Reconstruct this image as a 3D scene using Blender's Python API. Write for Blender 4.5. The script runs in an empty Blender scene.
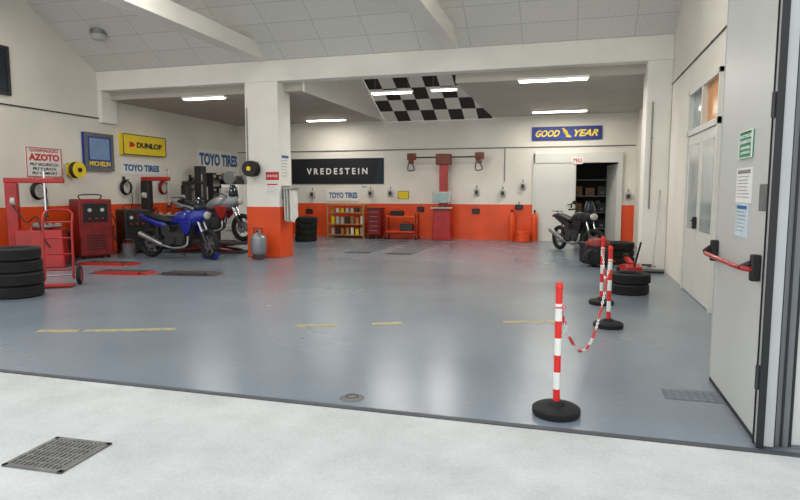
import bpy, bmesh, math, random
from mathutils import Vector, Matrix, Euler
random.seed(3)
S=bpy.context.scene
COL=S.collection
pi=math.pi
S.view_settings.view_transform='Standard'
# ---------------------------------------------------------------- camera
A=math.radians(16); TH=math.atan(0.1); F=600.0; H=1.5
ca,sa,ct,st=math.cos(A),math.sin(A),math.cos(TH),math.sin(TH)
FW=Vector((-sa*ct,ca*ct,-st)); RT=Vector((ca,sa,0)); UP=Vector((-sa*st,ca*st,ct)); CAM=Vector((0,0,H))
def ray(px,py): return FW+RT*((px-400)/F)+UP*((250-py)/F)
def G(px,py,z=0.0):
    d=ray(px,py); return CAM+d*((z-H)/d.z)
def OX(px,py,x):
    d=ray(px,py); return CAM+d*(x/d.x)
def OY(px,py,y):
    d=ray(px,py); return CAM+d*(y/d.y)
cd=bpy.data.cameras.new('camera'); cam=bpy.data.objects.new('camera',cd); COL.objects.link(cam)
cd.sensor_width=36; cd.lens=27; cd.clip_end=200
M=Matrix((RT,UP,-FW)).transposed().to_4x4(); M.translation=CAM; cam.matrix_world=M
S.camera=cam
# ---------------------------------------------------------------- materials
def lin(c):
    c=c/255.0
    return c/12.92 if c<=0.04045 else ((c+0.055)/1.055)**2.4
def rgb(r,g,b): return (lin(r),lin(g),lin(b),1)
MATS={}
def mat(name,col,rough=0.5,metal=0.0,var=0.12,scale=6.0,bump=0.0,emit=0.0,alpha=1.0,coat=0.0,detail=4):
    if name in MATS: return MATS[name]
    m=bpy.data.materials.new(name); m.use_nodes=True; nt=m.node_tree; N=nt.nodes; L=nt.links
    b=N['Principled BSDF']; c=rgb(*col)
    tc=N.new('ShaderNodeTexCoord'); no=N.new('ShaderNodeTexNoise'); no.inputs['Scale'].default_value=scale; no.inputs['Detail'].default_value=detail
    L.new(tc.outputs['Object'],no.inputs['Vector'])
    r=N.new('ShaderNodeValToRGB'); L.new(no.outputs['Fac'],r.inputs['Fac'])
    r.color_ramp.elements[0].position=0.3; r.color_ramp.elements[1].position=0.7
    r.color_ramp.elements[0].color=tuple(x*(1-var) for x in c[:3])+(1,)
    r.color_ramp.elements[1].color=tuple(min(1,x*(1+var*0.5)) for x in c[:3])+(1,)
    L.new(r.outputs['Color'],b.inputs['Base Color'])
    b.inputs['Roughness'].default_value=rough; b.inputs['Metallic'].default_value=metal
    if coat: b.inputs['Coat Weight'].default_value=coat
    if emit:
        b.inputs['Emission Color'].default_value=c; b.inputs['Emission Strength'].default_value=emit
    if alpha<1: b.inputs['Alpha'].default_value=alpha
    if bump:
        bp=N.new('ShaderNodeBump'); bp.inputs['Strength'].default_value=bump; bp.inputs['Distance'].default_value=0.01
        n2=N.new('ShaderNodeTexNoise'); n2.inputs['Scale'].default_value=scale*8; L.new(tc.outputs['Object'],n2.inputs['Vector'])
        L.new(n2.outputs['Fac'],bp.inputs['Height']); L.new(bp.outputs['Normal'],b.inputs['Normal'])
    MATS[name]=m; return m
white=mat('white_paint',(229,225,215),0.7,var=0.09,scale=0.8,bump=0.05,detail=8)
pillarwhite=mat('pillar_paint',(238,236,228),0.6,var=0.06,scale=1.5)
orange=mat('orange_paint',(232,82,30),0.4,var=0.14,scale=1.6,detail=9)
red=mat('red_enamel',(176,28,24),0.4,var=0.3,scale=4,coat=0.2,detail=9)
dred=mat('dark_red_enamel',(132,26,24),0.45,var=.3)
black=mat('black_plastic',(24,24,26),0.5,var=0.2)
rubber=mat('black_rubber',(22,22,23),0.8,var=0.3,scale=20,bump=0.1)
dgrey=mat('dark_grey_metal',(60,61,64),0.45,0.3)
mgrey=mat('worn_grey_metal',(112,114,114),0.6,0.2,var=.25,scale=12)
grey=mat('grey_metal',(135,138,140),0.4,0.4)
lgrey=mat('light_grey_plastic',(190,190,186),0.5)
alu=mat('pale_aluminium',(176,178,178),0.45,0.1,var=.06)
frameg=mat('frame_grey',(104,108,110),0.45,0.1,var=.06)
chrome=mat('chrome',(210,212,215),0.18,1.0)
steel=mat('steel',(165,168,170),0.35,0.8)
blue=mat('blue_enamel',(20,44,150),0.3,coat=0.4)
signblue=mat('sign_blue',(28,52,140),0.5,var=0.04)
toyoblue=mat('lettering_blue',(20,96,150),0.5,var=0.04)
navy=mat('banner_navy',(18,22,30),0.55,var=0.15,scale=2)
teal=mat('banner_teal',(20,44,58),0.55,var=0.4,scale=3)
yellow=mat('sign_yellow',(240,212,32),0.5,var=0.04)
signwhite=mat('sign_white',(232,232,228),0.5,var=0.03)
signred=mat('sign_red',(200,30,36),0.5,var=0.04)
green=mat('sign_green',(20,140,90),0.5,var=0.04)
wood=mat('shelf_wood',(184,142,86),0.6,var=0.25,scale=9)
card=mat('cardboard',(160,122,84),0.8)
silver=mat('silver_paint',(140,143,148),0.35,0.4)
glass=mat('dark_glass',(34,42,52),0.08,0.0)
paleglass=mat('pale_glass',(168,177,177),0.1,0.0,var=.15,scale=1.5)
ambglass=mat('amber_glass',(226,150,66),0.25,var=.3,scale=2)
doorwhite=mat('door_paint',(216,216,210),0.5,var=0.05,scale=1.0)
leafwhite=mat('leaf_paint',(194,196,192),0.42,var=0.05,scale=1.2)
ceilgrey=mat('ceiling_grey',(186,181,171),0.8,var=0.08,scale=1.0)
darkroom=mat('storeroom_dim_tone',(58,54,52),0.9)  # dimness of the storeroom put into its wall colour
brown=mat('brown_red_plastic',(122,62,42),0.5)
tubeem=mat('tube_glow',(255,252,240),0.4,emit=9.0,var=0.0)
plate=mat('platform_steel',(70,62,62),0.55,0.2,var=0.3,scale=10)
asph=mat('strip_rubber',(74,76,80),0.6,var=0.2)
cloth=mat('white_cloth',(220,220,216),0.9)
blkwhite_w=mat('checker_white',(238,236,230),0.7,var=0.03)
blkwhite_k=mat('checker_black',(30,30,32),0.6,var=0.05)
screen=mat('screen_glass',(150,176,176),0.2)
dust=mat('dusty_iron',(118,116,113),0.8,0.1,var=.3,scale=12)
ddust=mat('dusty_dark_iron',(68,67,66),0.9,var=.3,scale=12)

def floor_mat():
    m=bpy.data.materials.new('epoxy_floor'); m.use_nodes=True; nt=m.node_tree; N=nt.nodes; L=nt.links; b=N['Principled BSDF']
    tc=N.new('ShaderNodeTexCoord')
    n1=N.new('ShaderNodeTexNoise'); n1.inputs['Scale'].default_value=0.45; n1.inputs['Detail'].default_value=5; n1.inputs['Roughness'].default_value=0.5
    L.new(tc.outputs['Object'],n1.inputs['Vector'])
    r=N.new('ShaderNodeValToRGB'); r.color_ramp.elements[0].position=0.3; r.color_ramp.elements[1].position=0.72
    r.color_ramp.elements[0].color=rgb(112,123,134); r.color_ramp.elements[1].color=rgb(130,141,151)
    L.new(n1.outputs['Fac'],r.inputs['Fac'])
    n2=N.new('ShaderNodeTexNoise'); n2.inputs['Scale'].default_value=7; n2.inputs['Detail'].default_value=9; n2.inputs['Roughness'].default_value=0.75
    L.new(tc.outputs['Object'],n2.inputs['Vector'])
    r2=N.new('ShaderNodeValToRGB'); r2.color_ramp.elements[0].position=0.55; r2.color_ramp.elements[1].position=0.8
    r2.color_ramp.elements[0].color=(0,0,0,1); r2.color_ramp.elements[1].color=(0.35,0.35,0.35,1)
    L.new(n2.outputs['Fac'],r2.inputs['Fac'])
    mx=N.new('ShaderNodeMixRGB'); L.new(r2.outputs['Color'],mx.inputs['Fac']); L.new(r.outputs['Color'],mx.inputs[1]); mx.inputs[2].default_value=rgb(156,164,171)
    L.new(mx.outputs['Color'],b.inputs['Base Color'])
    r3=N.new('ShaderNodeMapRange'); r3.inputs['To Min'].default_value=0.17; r3.inputs['To Max'].default_value=0.34
    L.new(n1.outputs['Fac'],r3.inputs['Value']); L.new(r3.outputs['Result'],b.inputs['Roughness'])
    return m
def concrete_mat():
    m=bpy.data.materials.new('pale_concrete'); m.use_nodes=True; nt=m.node_tree; N=nt.nodes; L=nt.links; b=N['Principled BSDF']
    tc=N.new('ShaderNodeTexCoord')
    n1=N.new('ShaderNodeTexNoise'); n1.inputs['Scale'].default_value=1.5; n1.inputs['Detail'].default_value=9; n1.inputs['Roughness'].default_value=0.65
    n2=N.new('ShaderNodeTexNoise'); n2.inputs['Scale'].default_value=50; n2.inputs['Detail'].default_value=3
    for n in (n1,n2): L.new(tc.outputs['Object'],n.inputs['Vector'])
    r=N.new('ShaderNodeValToRGB'); r.color_ramp.elements[0].position=0.3; r.color_ramp.elements[1].position=0.7
    r.color_ramp.elements[0].color=rgb(178,179,177); r.color_ramp.elements[1].color=rgb(206,207,205)
    L.new(n1.outputs['Fac'],r.inputs['Fac'])
    mx=N.new('ShaderNodeMixRGB'); mx.blend_type='OVERLAY'; mx.inputs['Fac'].default_value=0.18; L.new(r.outputs['Color'],mx.inputs[1]); L.new(n2.outputs['Fac'],mx.inputs[2])
    L.new(mx.outputs['Color'],b.inputs['Base Color']); b.inputs['Roughness'].default_value=0.9
    bp=N.new('ShaderNodeBump'); bp.inputs['Strength'].default_value=0.1; bp.inputs['Distance'].default_value=0.01
    L.new(n2.outputs['Fac'],bp.inputs['Height']); L.new(bp.outputs['Normal'],b.inputs['Normal'])
    return m
def panel_mat():
    m=bpy.data.materials.new('roof_panel'); m.use_nodes=True; nt=m.node_tree; N=nt.nodes; L=nt.links; b=N['Principled BSDF']
    tc=N.new('ShaderNodeTexCoord'); br=N.new('ShaderNodeTexBrick')
    br.inputs['Scale'].default_value=1.0; br.inputs['Brick Width'].default_value=1.0; br.inputs['Row Height'].default_value=0.5; br.inputs['Mortar Size'].default_value=0.01; br.offset=0.0
    br.inputs['Color1'].default_value=rgb(214,213,208); br.inputs['Color2'].default_value=rgb(220,219,214); br.inputs['Mortar'].default_value=rgb(196,195,190)
    L.new(tc.outputs['Object'],br.inputs['Vector'])
    n=N.new('ShaderNodeTexNoise'); n.inputs['Scale'].default_value=22; L.new(tc.outputs['Object'],n.inputs['Vector'])
    mx=N.new('ShaderNodeMixRGB'); mx.blend_type='OVERLAY'; mx.inputs['Fac'].default_value=0.3; L.new(br.outputs['Color'],mx.inputs[1]); L.new(n.outputs['Fac'],mx.inputs[2])
    L.new(mx.outputs['Color'],b.inputs['Base Color']); b.inputs['Roughness'].default_value=0.8
    return m
def faded_yellow():
    m=bpy.data.materials.new('worn_yellow_paint'); m.use_nodes=True; nt=m.node_tree; N=nt.nodes; L=nt.links; b=N['Principled BSDF']
    tc=N.new('ShaderNodeTexCoord'); n=N.new('ShaderNodeTexNoise'); n.inputs['Scale'].default_value=14; n.inputs['Detail'].default_value=6
    L.new(tc.outputs['Object'],n.inputs['Vector']); r=N.new('ShaderNodeValToRGB'); L.new(n.outputs['Fac'],r.inputs['Fac'])
    r.color_ramp.elements[0].position=0.38; r.color_ramp.elements[1].position=0.58
    r.color_ramp.elements[0].color=rgb(130,138,142); r.color_ramp.elements[1].color=rgb(188,170,88)
    L.new(r.outputs['Color'],b.inputs['Base Color']); b.inputs['Roughness'].default_value=0.5
    return m
FLOORM=floor_mat(); CONC=concrete_mat(); PANEL=panel_mat(); WORN=faded_yellow()
# ---------------------------------------------------------------- mesh builder
class B:
    def __init__(s): s.bm=bmesh.new()
    def _m(s,vs,m):
        for f in {f for v in vs for f in v.link_faces}: f.material_index=m
    def box(s,c,size,rot=(0,0,0),m=0):
        mt=Matrix.Translation(Vector(c))@Euler(rot).to_matrix().to_4x4()@Matrix.Diagonal(Vector((size[0],size[1],size[2],1)))
        r=bmesh.ops.create_cube(s.bm,size=1,matrix=mt); s._m(r['verts'],m); return s
    def bb(s,a,b,m=0):
        a=Vector(a);b=Vector(b); return s.box((a+b)/2,[abs(x) for x in (b-a)],m=m)
    def cyl(s,p0,p1,r0,r1=None,seg=16,m=0):
        p0=Vector(p0);p1=Vector(p1); d=p1-p0
        if r1 is None:r1=r0
        mt=Matrix.Translation((p0+p1)/2)@d.to_track_quat('Z','Y').to_matrix().to_4x4()
        r=bmesh.ops.create_cone(s.bm,cap_ends=True,segments=seg,radius1=r0,radius2=r1,depth=d.length,matrix=mt); s._m(r['verts'],m); return s
    def sph(s,c,r,sc=(1,1,1),m=0,seg=14,rot=(0,0,0)):
        mt=Matrix.Translation(Vector(c))@Euler(rot).to_matrix().to_4x4()@Matrix.Diagonal(Vector((sc[0],sc[1],sc[2],1)))
        r=bmesh.ops.create_uvsphere(s.bm,u_segments=seg,v_segments=seg//2+1,radius=r,matrix=mt); s._m(r['verts'],m); return s
    def lathe(s,prof,o=(0,0,0),axis=(0,0,1),seg=28,m=0,closed=False,ang=2*pi,a0=0):
        q=Vector(axis).to_track_quat('Z','Y') if tuple(axis)!=(0,0,1) else None
        o=Vector(o); full=abs(ang-2*pi)<1e-6; rings=[]
        n=seg if full else seg+1
        for i in range(n):
            a=a0+ang*i/seg; row=[]
            for r,z in prof:
                v=Vector((r*math.cos(a),r*math.sin(a),z))
                if q: v=q@v
                row.append(s.bm.verts.new(o+v))
            rings.append(row)
        k=len(prof)
        for i in range(seg):
            a=rings[i]; b=rings[(i+1)%n]
            for j in range(k if closed else k-1):
                j2=(j+1)%k
                try:
                    f=s.bm.faces.new((a[j],b[j],b[j2],a[j2])); f.material_index=m
                except ValueError: pass
        return s
    def torus(s,o,R,r,axis=(0,0,1),seg=28,ps=10,m=0,ang=2*pi,a0=0):
        return s.lathe([(R+r*math.cos(2*pi*i/ps),r*math.sin(2*pi*i/ps)) for i in range(ps)],o,axis,seg,m,True,ang,a0)
    def tube(s,pts,r,seg=8,m=0,smooth=True,cyc=False):
        P=[Vector(p) for p in pts]
        if smooth and len(P)>2:
            Q=[]
            for i in range(len(P)-1):
                p0=P[max(i-1,0)];p1=P[i];p2=P[i+1];p3=P[min(i+2,len(P)-1)]
                for k in range(5):
                    t=k/5; Q.append(0.5*((2*p1)+(p2-p0)*t+(2*p0-5*p1+4*p2-p3)*t*t+(3*p1-p0-3*p2+p3)*t**3))
            Q.append(P[-1]); P=Q
        rings=[]; nrm=None
        for i,p in enumerate(P):
            d=(P[min(i+1,len(P)-1)]-P[max(i-1,0)]).normalized()
            if nrm is None:
                nrm=d.orthogonal().normalized()
            nrm=(nrm-d*nrm.dot(d))
            if nrm.length<1e-5: nrm=d.orthogonal()
            nrm.normalize(); bn=d.cross(nrm)
            rings.append([s.bm.verts.new(p+(nrm*math.cos(2*pi*k/seg)+bn*math.sin(2*pi*k/seg))*r) for k in range(seg)])
        for i in range(len(rings)-1):
            for k in range(seg):
                f=s.bm.faces.new((rings[i][k],rings[i][(k+1)%seg],rings[i+1][(k+1)%seg],rings[i+1][k])); f.material_index=m
        for rr in (rings[0],rings[-1]):
            f=s.bm.faces.new(rr); f.material_index=m
        return s
    def loft(s,secs,n=16,m=0,p=2.6):
        rings=[]
        for (x,z,hw,hh) in secs:
            row=[]
            for k in range(n):
                a=2*pi*k/n; c=math.cos(a); d=math.sin(a)
                row.append(s.bm.verts.new((x,hw*math.copysign(abs(c)**(2/p),c),z+hh*math.copysign(abs(d)**(2/p),d))))
            rings.append(row)
        for i in range(len(rings)-1):
            for k in range(n):
                f=s.bm.faces.new((rings[i][k],rings[i][(k+1)%n],rings[i+1][(k+1)%n],rings[i+1][k])); f.material_index=m
        for rr in (rings[0],rings[-1]):
            f=s.bm.faces.new(rr); f.material_index=m
        return s
    def prism(s,pts,ext,m=0):
        e=Vector(ext); a=[s.bm.verts.new(p) for p in pts]; b=[s.bm.verts.new(Vector(p)+e) for p in pts]; k=len(pts)
        fs=[s.bm.faces.new(a),s.bm.faces.new(b[::-1])]
        for i in range(k): fs.append(s.bm.faces.new((a[i],b[i],b[(i+1)%k],a[(i+1)%k])))
        for f in fs:f.material_index=m
        return s
    def obj(s,name,mats,parent=None,loc=(0,0,0),rot=(0,0,0),bevel=0,smooth=True,sub=0,label=None):
        bmesh.ops.recalc_face_normals(s.bm,faces=s.bm.faces[:])
        me=bpy.data.meshes.new(name); s.bm.to_mesh(me); s.bm.free()
        if not isinstance(mats,(list,tuple)): mats=[mats]
        for x in mats: me.materials.append(x)
        if smooth:
            for p in me.polygons:p.use_smooth=True
            me.set_sharp_from_angle(angle=math.radians(38))
        o=bpy.data.objects.new(name,me); COL.objects.link(o); o.location=loc; o.rotation_euler=rot
        if parent: o.parent=parent
        if bevel:
            md=o.modifiers.new('bevel','BEVEL'); md.width=bevel; md.segments=2; md.limit_method='ANGLE'; md.angle_limit=math.radians(40)
        if sub:
            md=o.modifiers.new('sub','SUBSURF'); md.levels=sub; md.render_levels=sub
        if label:o['label']=label
        return o
def tag(o,label,cat=None,group=None):
    o['label']=label
    if cat:o['category']=cat
    if group:o['group']=group
    return o
def thing(name,label,cat,loc,rotz=0,group=None,scale=1):
    e=bpy.data.objects.new(name,None); e.empty_display_size=0.2; COL.objects.link(e)
    e.location=loc; e.rotation_euler=(0,0,rotz); e.scale=(scale,)*3
    return tag(e,label,cat,group)
def struct(o,label):
    o['kind']='structure'; o['label']=label; o['category']=o.name.split('_')[0].split('.')[0]; return o
def dup(root,loc,rotz=None):
    def rec(o,par):
        c=o.copy(); COL.objects.link(c)
        if par: c.parent=par; c.matrix_parent_inverse=o.matrix_parent_inverse.copy()
        for ch in o.children: rec(ch,c)
        return c
    r=rec(root,None); r.location=loc
    if rotz is not None:r.rotation_euler=(root.rotation_euler[0],root.rotation_euler[1],rotz)
    return r
def lettering(parent,s,w,h,x,y,z,m,bold=0.02,shear=0,name='lettering'):
    c=bpy.data.curves.new('txt','FONT'); c.body=s; c.offset=bold; c.shear=shear; c.extrude=0.02; c.resolution_u=3
    t=bpy.data.objects.new('txt',c); COL.objects.link(t); bpy.context.view_layer.update()
    me=bpy.data.meshes.new_from_object(t.evaluated_get(bpy.context.evaluated_depsgraph_get()))
    bpy.data.objects.remove(t)
    xs=[v.co.x for v in me.vertices]; ys=[v.co.y for v in me.vertices]
    x0,x1,y0,y1=min(xs),max(xs),min(ys),max(ys)
    for v in me.vertices:
        a=(v.co.x-(x0+x1)/2)*w/(x1-x0); b=(v.co.y-(y0+y1)/2)*h/(y1-y0); d=v.co.z
        v.co=(a,-d*0.08,b)
    me.materials.clear(); me.materials.append(m)
    o=bpy.data.objects.new(name,me); COL.objects.link(o); o.parent=parent; o.location=(x,y,z); return o
def sign(name,label,c,rotz,w,h,bm_,texts=(),border=None,th=0.03,bw=0.03):
    e=thing(name,label,'sign',c,rotz)
    B().bb((-w/2,-th,-h/2),(w/2,0.001,h/2)).obj('board',bm_,e,bevel=0.004)
    if border:
        b=B(); y=-th-0.008
        b.bb((-w/2,y,h/2-bw),(w/2,-th+.001,h/2)); b.bb((-w/2,y,-h/2),(w/2,-th+.001,-h/2+bw))
        b.bb((-w/2,y,-h/2+bw),(-w/2+bw,-th+.001,h/2-bw)); b.bb((w/2-bw,y,-h/2+bw),(w/2,-th+.001,h/2-bw))
        b.obj('border',border,e)
    for t in texts:
        s,tw,thh,x,z,m=t[:6]; lettering(e,s,tw,thh,x,-th-0.003,z,m,*(t[6:]))
    return e
def onwall(side,px0,py0,px1,py1,pos):
    f=OX if side!='B' else OY
    a=f(px0,py0,pos); b=f(px1,py0,pos); c=f(px0,py1,pos); d=f(px1,py1,pos)
    ctr=(a+b+c+d)/4; w=(a-b).xy.length; h=(abs(a.z-c.z)+abs(b.z-d.z))/2
    return ctr,w,h
# ---------------------------------------------------------------- shell
XL,XR,YB,YP,YT=-10.93,1.68,18.2,12.0,3.77
CZ=3.66
struct(B().bb((XL-.25,YT,-.2),(XR+.6,YB+2.2,0)).obj('floor',FLOORM,smooth=False),'glossy blue-grey epoxy workshop floor')
struct(B().bb((-16,-8,-.2),(9,YT,0)).obj('floor_forecourt',CONC,smooth=False),'pale stained concrete forecourt outside the workshop')
struct(B().bb((XL-.2,YT-.03,-.001),(XR+.6,YT+.02,.008)).obj('trim_1',asph),'dark rubber threshold strip across the entrance')
prof=[(YT,0),(YB+.15,0),(YB+.15,4.1),(YP+.35,5.7),(YP,4.28),(9.0,6.1),(YT,5.2)]
b=B(); b.prism([(XL-.25,y,z) for y,z in prof],(.25,0,0)); wl=b.obj('wall_left',white,smooth=False); struct(wl,'white painted workshop side wall')
b=B(); x=XR; DT=2.95
b.bb((x,5.3,0),(x+.25,8.0,6.2)); b.bb((x,10.0,0),(x+.25,YB+.15,6.2)); b.bb((x,8.0,DT),(x+.25,10.0,6.2)); b.bb((x,YT,4.3),(x+.25,5.3,6.2))
struct(b.obj('wall_right',white,smooth=False),'white painted workshop side wall with doorway')
b=B(); ox0,ox1,oz=.08,1.22,2.28
b.bb((XL-.25,YB,0),(ox0,YB+.15,4.3)); b.bb((ox1,YB,0),(XR+.25,YB+.15,4.3)); b.bb((ox0,YB,oz),(ox1,YB+.15,4.3))
struct(b.obj('wall_back',white,smooth=False),'white painted rear workshop wall')
b=B(); t=.012
b.bb((XL,YB-t,0),(-1.1,YB,1.07)); b.bb((1.34,YB-t,0),(XR,YB,1.07)); struct(b.obj('trim_2',orange,smooth=False),'orange painted dado on the rear wall')
struct(B().bb((XL,YT+1,0),(XL+t,YB-t,1.15)).obj('trim_3',orange,smooth=False),'orange painted dado on the side wall')
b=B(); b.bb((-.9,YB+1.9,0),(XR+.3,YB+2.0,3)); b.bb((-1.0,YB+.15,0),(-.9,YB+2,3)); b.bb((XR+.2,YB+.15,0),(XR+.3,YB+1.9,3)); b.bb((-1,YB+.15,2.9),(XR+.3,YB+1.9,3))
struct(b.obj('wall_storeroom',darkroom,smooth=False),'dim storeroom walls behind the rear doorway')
def pillar(name,x0,x1,y0,y1,z1,band,z0=0):
    b=B(); b.bb((x0,y0,z0),(x1,y1,z1)); 
    if band:
        b.bb((x0-.01,y0-.01,0),(x1+.01,y1+.01,1.13),m=1)
    return b.obj(name,[pillarwhite,orange],bevel=.012)
struct(pillar('wall_pillar',-7.0,-6.2,YP,YP+.6,3.84,True),'white square column with orange base')
struct(pillar('wall_pilaster',1.25,XR,YP,YP+.6,3.84,False),'white column against the side wall')
struct(pillar('wall_pilaster.001',XL,XL+.12,YP,YP+.5,3.84,False,3.1),'white corbel under the beam at the side wall')
struct(B().bb((XL,YP,3.84),(XR,YP+.3,4.28)).obj('trim_4',pillarwhite,bevel=.01),'white concrete cross beam over the columns')
struct(B().bb((-5.7,YP+.3,3.84),(-2.35,YP+.34,5.8)).obj('trim_5',white),'added white plate behind the cross beam against light leaks')  # unseen plate added to close the gap where light would leak
for i,gx in enumerate((-6.6,-2.4)):
    struct(B().bb((gx-.16,YT+.2,4.28),(gx+.16,YP,4.6)).obj('trim_%d'%(6+i),pillarwhite,bevel=.01),'white roof girder')
struct(B().bb((XL,YP+.3,CZ),(-5.74,YB,5.8)).obj('ceiling',ceilgrey,smooth=False),'low plaster ceiling')
struct(B().bb((-5.74,YP+.3,CZ-.02),(-5.7,YB,5.8)).obj('trim_8',pillarwhite,smooth=False),'white side face of the ceiling recess')
struct(B().bb((-2.35,YP+.3,CZ),(XR,YB,5.8)).obj('ceiling.001',ceilgrey,smooth=False),'low grey plaster ceiling')
b=B(); nx=8; x0,x1=-5.69,-2.36; cw=(x1-x0)/nx
def cell(b,P00,P10,P11,P01,m):
    vs=[b.bm.verts.new(p) for p in (P00,P10,P11,P01)]; f=b.bm.faces.new(vs); f.material_index=m
yA,zA,slope=YB-.01,CZ-.04,.46
ny=11; run=(yA-(YP+.35))/ny
for j in range(ny):
    for i in range(nx):
        ya=yA-run*j; yb=ya-run; za=zA+slope*(yA-ya); zb=zA+slope*(yA-yb); X0=x0+i*cw; X1=X0+cw
        cell(b,(X0,ya,za),(X1,ya,za),(X1,yb,zb),(X0,yb,zb),(i+j)%2)
struct(b.obj('ceiling.002',[blkwhite_w,blkwhite_k],smooth=False),'sloping ceiling painted in black and white checks')
def slab(name,y0,z0,y1,z1,label):
    L=math.hypot(y1-y0,z1-z0); b=B(); b.bb((XL-.2,0,0),(XR+.2,L,.08)); o=b.obj(name,PANEL,smooth=False,loc=(0,y0,z0),rot=(math.atan2(z1-z0,y1-y0),0,0)); struct(o,label)
slab('ceiling.003',9.0,6.1,12.02,4.27,'sloping roof lining of pale panels')
slab('ceiling.004',3.6,5.2,9.0,6.1,'sloping roof lining of pale panels')
struct(B().bb((XL-.25,YT-.05,4.3),(3.5,YT+.1,5.6)).obj('wall_front',white),'white lintel over the wide entrance')
struct(B().bb((2.2,YT,0),(6,YT+.2,5.6)).obj('wall_front.001',white),'white outer facade wall')
e=thing('window_1','dark framed high window','window',(XL,8.85,3.86),pi/2); e['kind']='structure'
B().bb((-.8,-.03,-.46),(.8,0.001,.46)).obj('window_pane',glass,e)
b=B(); 
for q in (((-.82,-.05,.42),(.82,0,.48)),((-.82,-.05,-.48),(.82,0,-.42)),((-.82,-.05,-.42),(-.76,0,.42)),((.76,-.05,-.42),(.82,0,.42)),((-.02,-.05,-.42),(.02,0,.42))): b.bb(*q)
b.obj('window_frame',dgrey,e)
e=thing('door_1','white painted metal door leaf, closed','door',(-1.08,YB,0)); e['kind']='structure'
B().bb((0,-.05,0),(1.14,-.01,2.28)).obj('door_leaf',doorwhite,e,bevel=.006)
b=B(); b.bb((-.05,-.07,2.28),(2.42,0,2.56)); b.bb((-.06,-.07,0),(-.001,0,2.56)); b.bb((2.3,-.07,0),(2.42,0,2.28)); b.obj('door_frame',doorwhite,e,bevel=.006)
B().box((1.05,-.07,1.05),(.04,.03,.14)).cyl((1.05,-.08,1.08),(.93,-.09,1.08),.012).obj('handle',black,e)
e=thing('door_2','white rear door leaf standing open','door',(1.22,YB+.02,0),math.radians(102)); e['kind']='structure'
B().bb((.02,-.02,0.01),(1.1,.02,2.24)).obj('door_leaf',doorwhite,e,bevel=.004)
B().box((1.0,-.035,1.05),(.03,.03,.14)).obj('handle',black,e)
c,w,h=onwall('B',572,157,583,164,YB-.07)
sign('number_plaque','small white plaque with red numbers above the rear door',c,0,w,h,signwhite,[('7953',w*.8,h*.6,0,0,signred)],th=.01)
e=thing('door_3','white framed glazed double door with small transom','door',(XR,9.0,0),-pi/2); e['kind']='structure'
for k,xx in enumerate((-.93,.01)):
    B().bb((xx,-.03,.01),(xx+.92,.02,2.28)).obj('door_leaf',doorwhite,e,bevel=.005)
    B().bb((xx+.12,-.034,.95),(xx+.8,-.029,2.15)).obj('window_pane',paleglass,e)
b=B(); b.bb((-1.0,-.05,0),(-.94,.1,DT)); b.bb((.94,-.05,0),(1.0,.1,DT)); b.bb((-1,-.05,2.29),(1,.1,2.37)); b.bb((-1,-.05,DT-.06),(1,.1,DT)); b.bb((-.03,-.05,2.37),(.03,.1,DT-.06)); b.obj('door_frame',doorwhite,e)
B().bb((-.94,.02,2.37),(0,.04,DT-.06)).obj('transom_pane',paleglass,e)
B().bb((0,.02,2.37),(.94,.04,DT-.06)).obj('transom_pane',ambglass,e,label='orange tinted transom pane')
B().box((-.08,-.06,1.05),(.04,.05,.16)).cyl((-.08,-.09,1.08),(-.2,-.09,1.08),.01).obj('handle',black,e)
# ---------------------------------------------------------------- entrance folding leaves
LX=1.08
e=thing('door_4','pale grey steel entrance leaf folded inward','door',(LX,0,0)); e['kind']='structure'
B().bb((0,3.88,.03),(.06,5.13,4.25)).obj('door_leaf',leafwhite,e,bevel=.006)
b=B(); b.bb((-.01,3.8,.02),(.075,3.88,4.25)); b.bb((-.004,5.125,.02),(.065,5.145,4.25)); b.obj('edge_profile',alu,e,bevel=.004)
b=B(); b.bb((-.018,3.862,.01),(-.009,3.872,4.25)); b.bb((-.018,3.79,.01),(.02,3.80,4.25)); b.bb((0,3.88,.0),(.06,5.13,.03)); b.obj('rubber_seal',black,e)
for z in (.35,1.9,3.4): B().cyl((-.02,3.83,z),(-.02,3.83,z+.14),.014).obj('hinge',dgrey,e)
B().tube([(-.03,3.98,1.03),(-.1,4.02,1.035),(-.105,4.5,1.03),(-.1,5.0,1.025),(-.03,5.06,1.02)],.016,seg=10).obj('panic_bar',red,e)
for yy in (3.98,5.06):
    b=B(); b.bb((-.055,yy-.025,.96),(0,yy+.025,1.12)); b.cyl((-.05,yy,1.07),(-.105,yy+(.03 if yy<4.5 else -.03),1.03),.018); b.obj('bar_bracket',black,e,bevel=.01)
def onleaf(px0,py0,px1,py1): return onwall('R',px0,py0,px1,py1,LX)
c,w,h=onleaf(741,131,754,158)
sign('exit_sign','green and white emergency exit notice on the entrance leaf',c,-pi/2,w,h,green,[('USCITA DI',w*.8,h*.12,0,h*.3,signwhite),('SICUREZZA',w*.8,h*.12,0,h*.1,signwhite),('APERTURA',w*.7,h*.1,0,-h*.12,signwhite),('A SPINTA',w*.7,h*.1,0,-h*.3,signwhite)],th=.008,border=signwhite,bw=.006)
def notice(c,w,h,rz,lab,n=7,hdr=toyoblue,sheet=signwhite):
    e=thing('notice',lab,'notice',c,rz); B().bb((-w/2,-.004,-h/2),(w/2,.001,h/2)).obj('sheet',sheet,e)
    b=B(); b.bb((-w*.4,-.006,h*.34),(w*.4,-.0035,h*.44)); b.obj('heading',hdr,e)
    b=B()
    for i in range(n):
        z=h*.26-i*h*.68/n; b.bb((-w*.4,-.006,z-h*.016),(w*(.4-.25*random.random()),-.0035,z))
    b.obj('print_lines',grey,e)
c,w,h=onleaf(737,168,752,203); notice(c,w,h,-pi/2,'white printed notice on the entrance leaf',hdr=grey)
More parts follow.
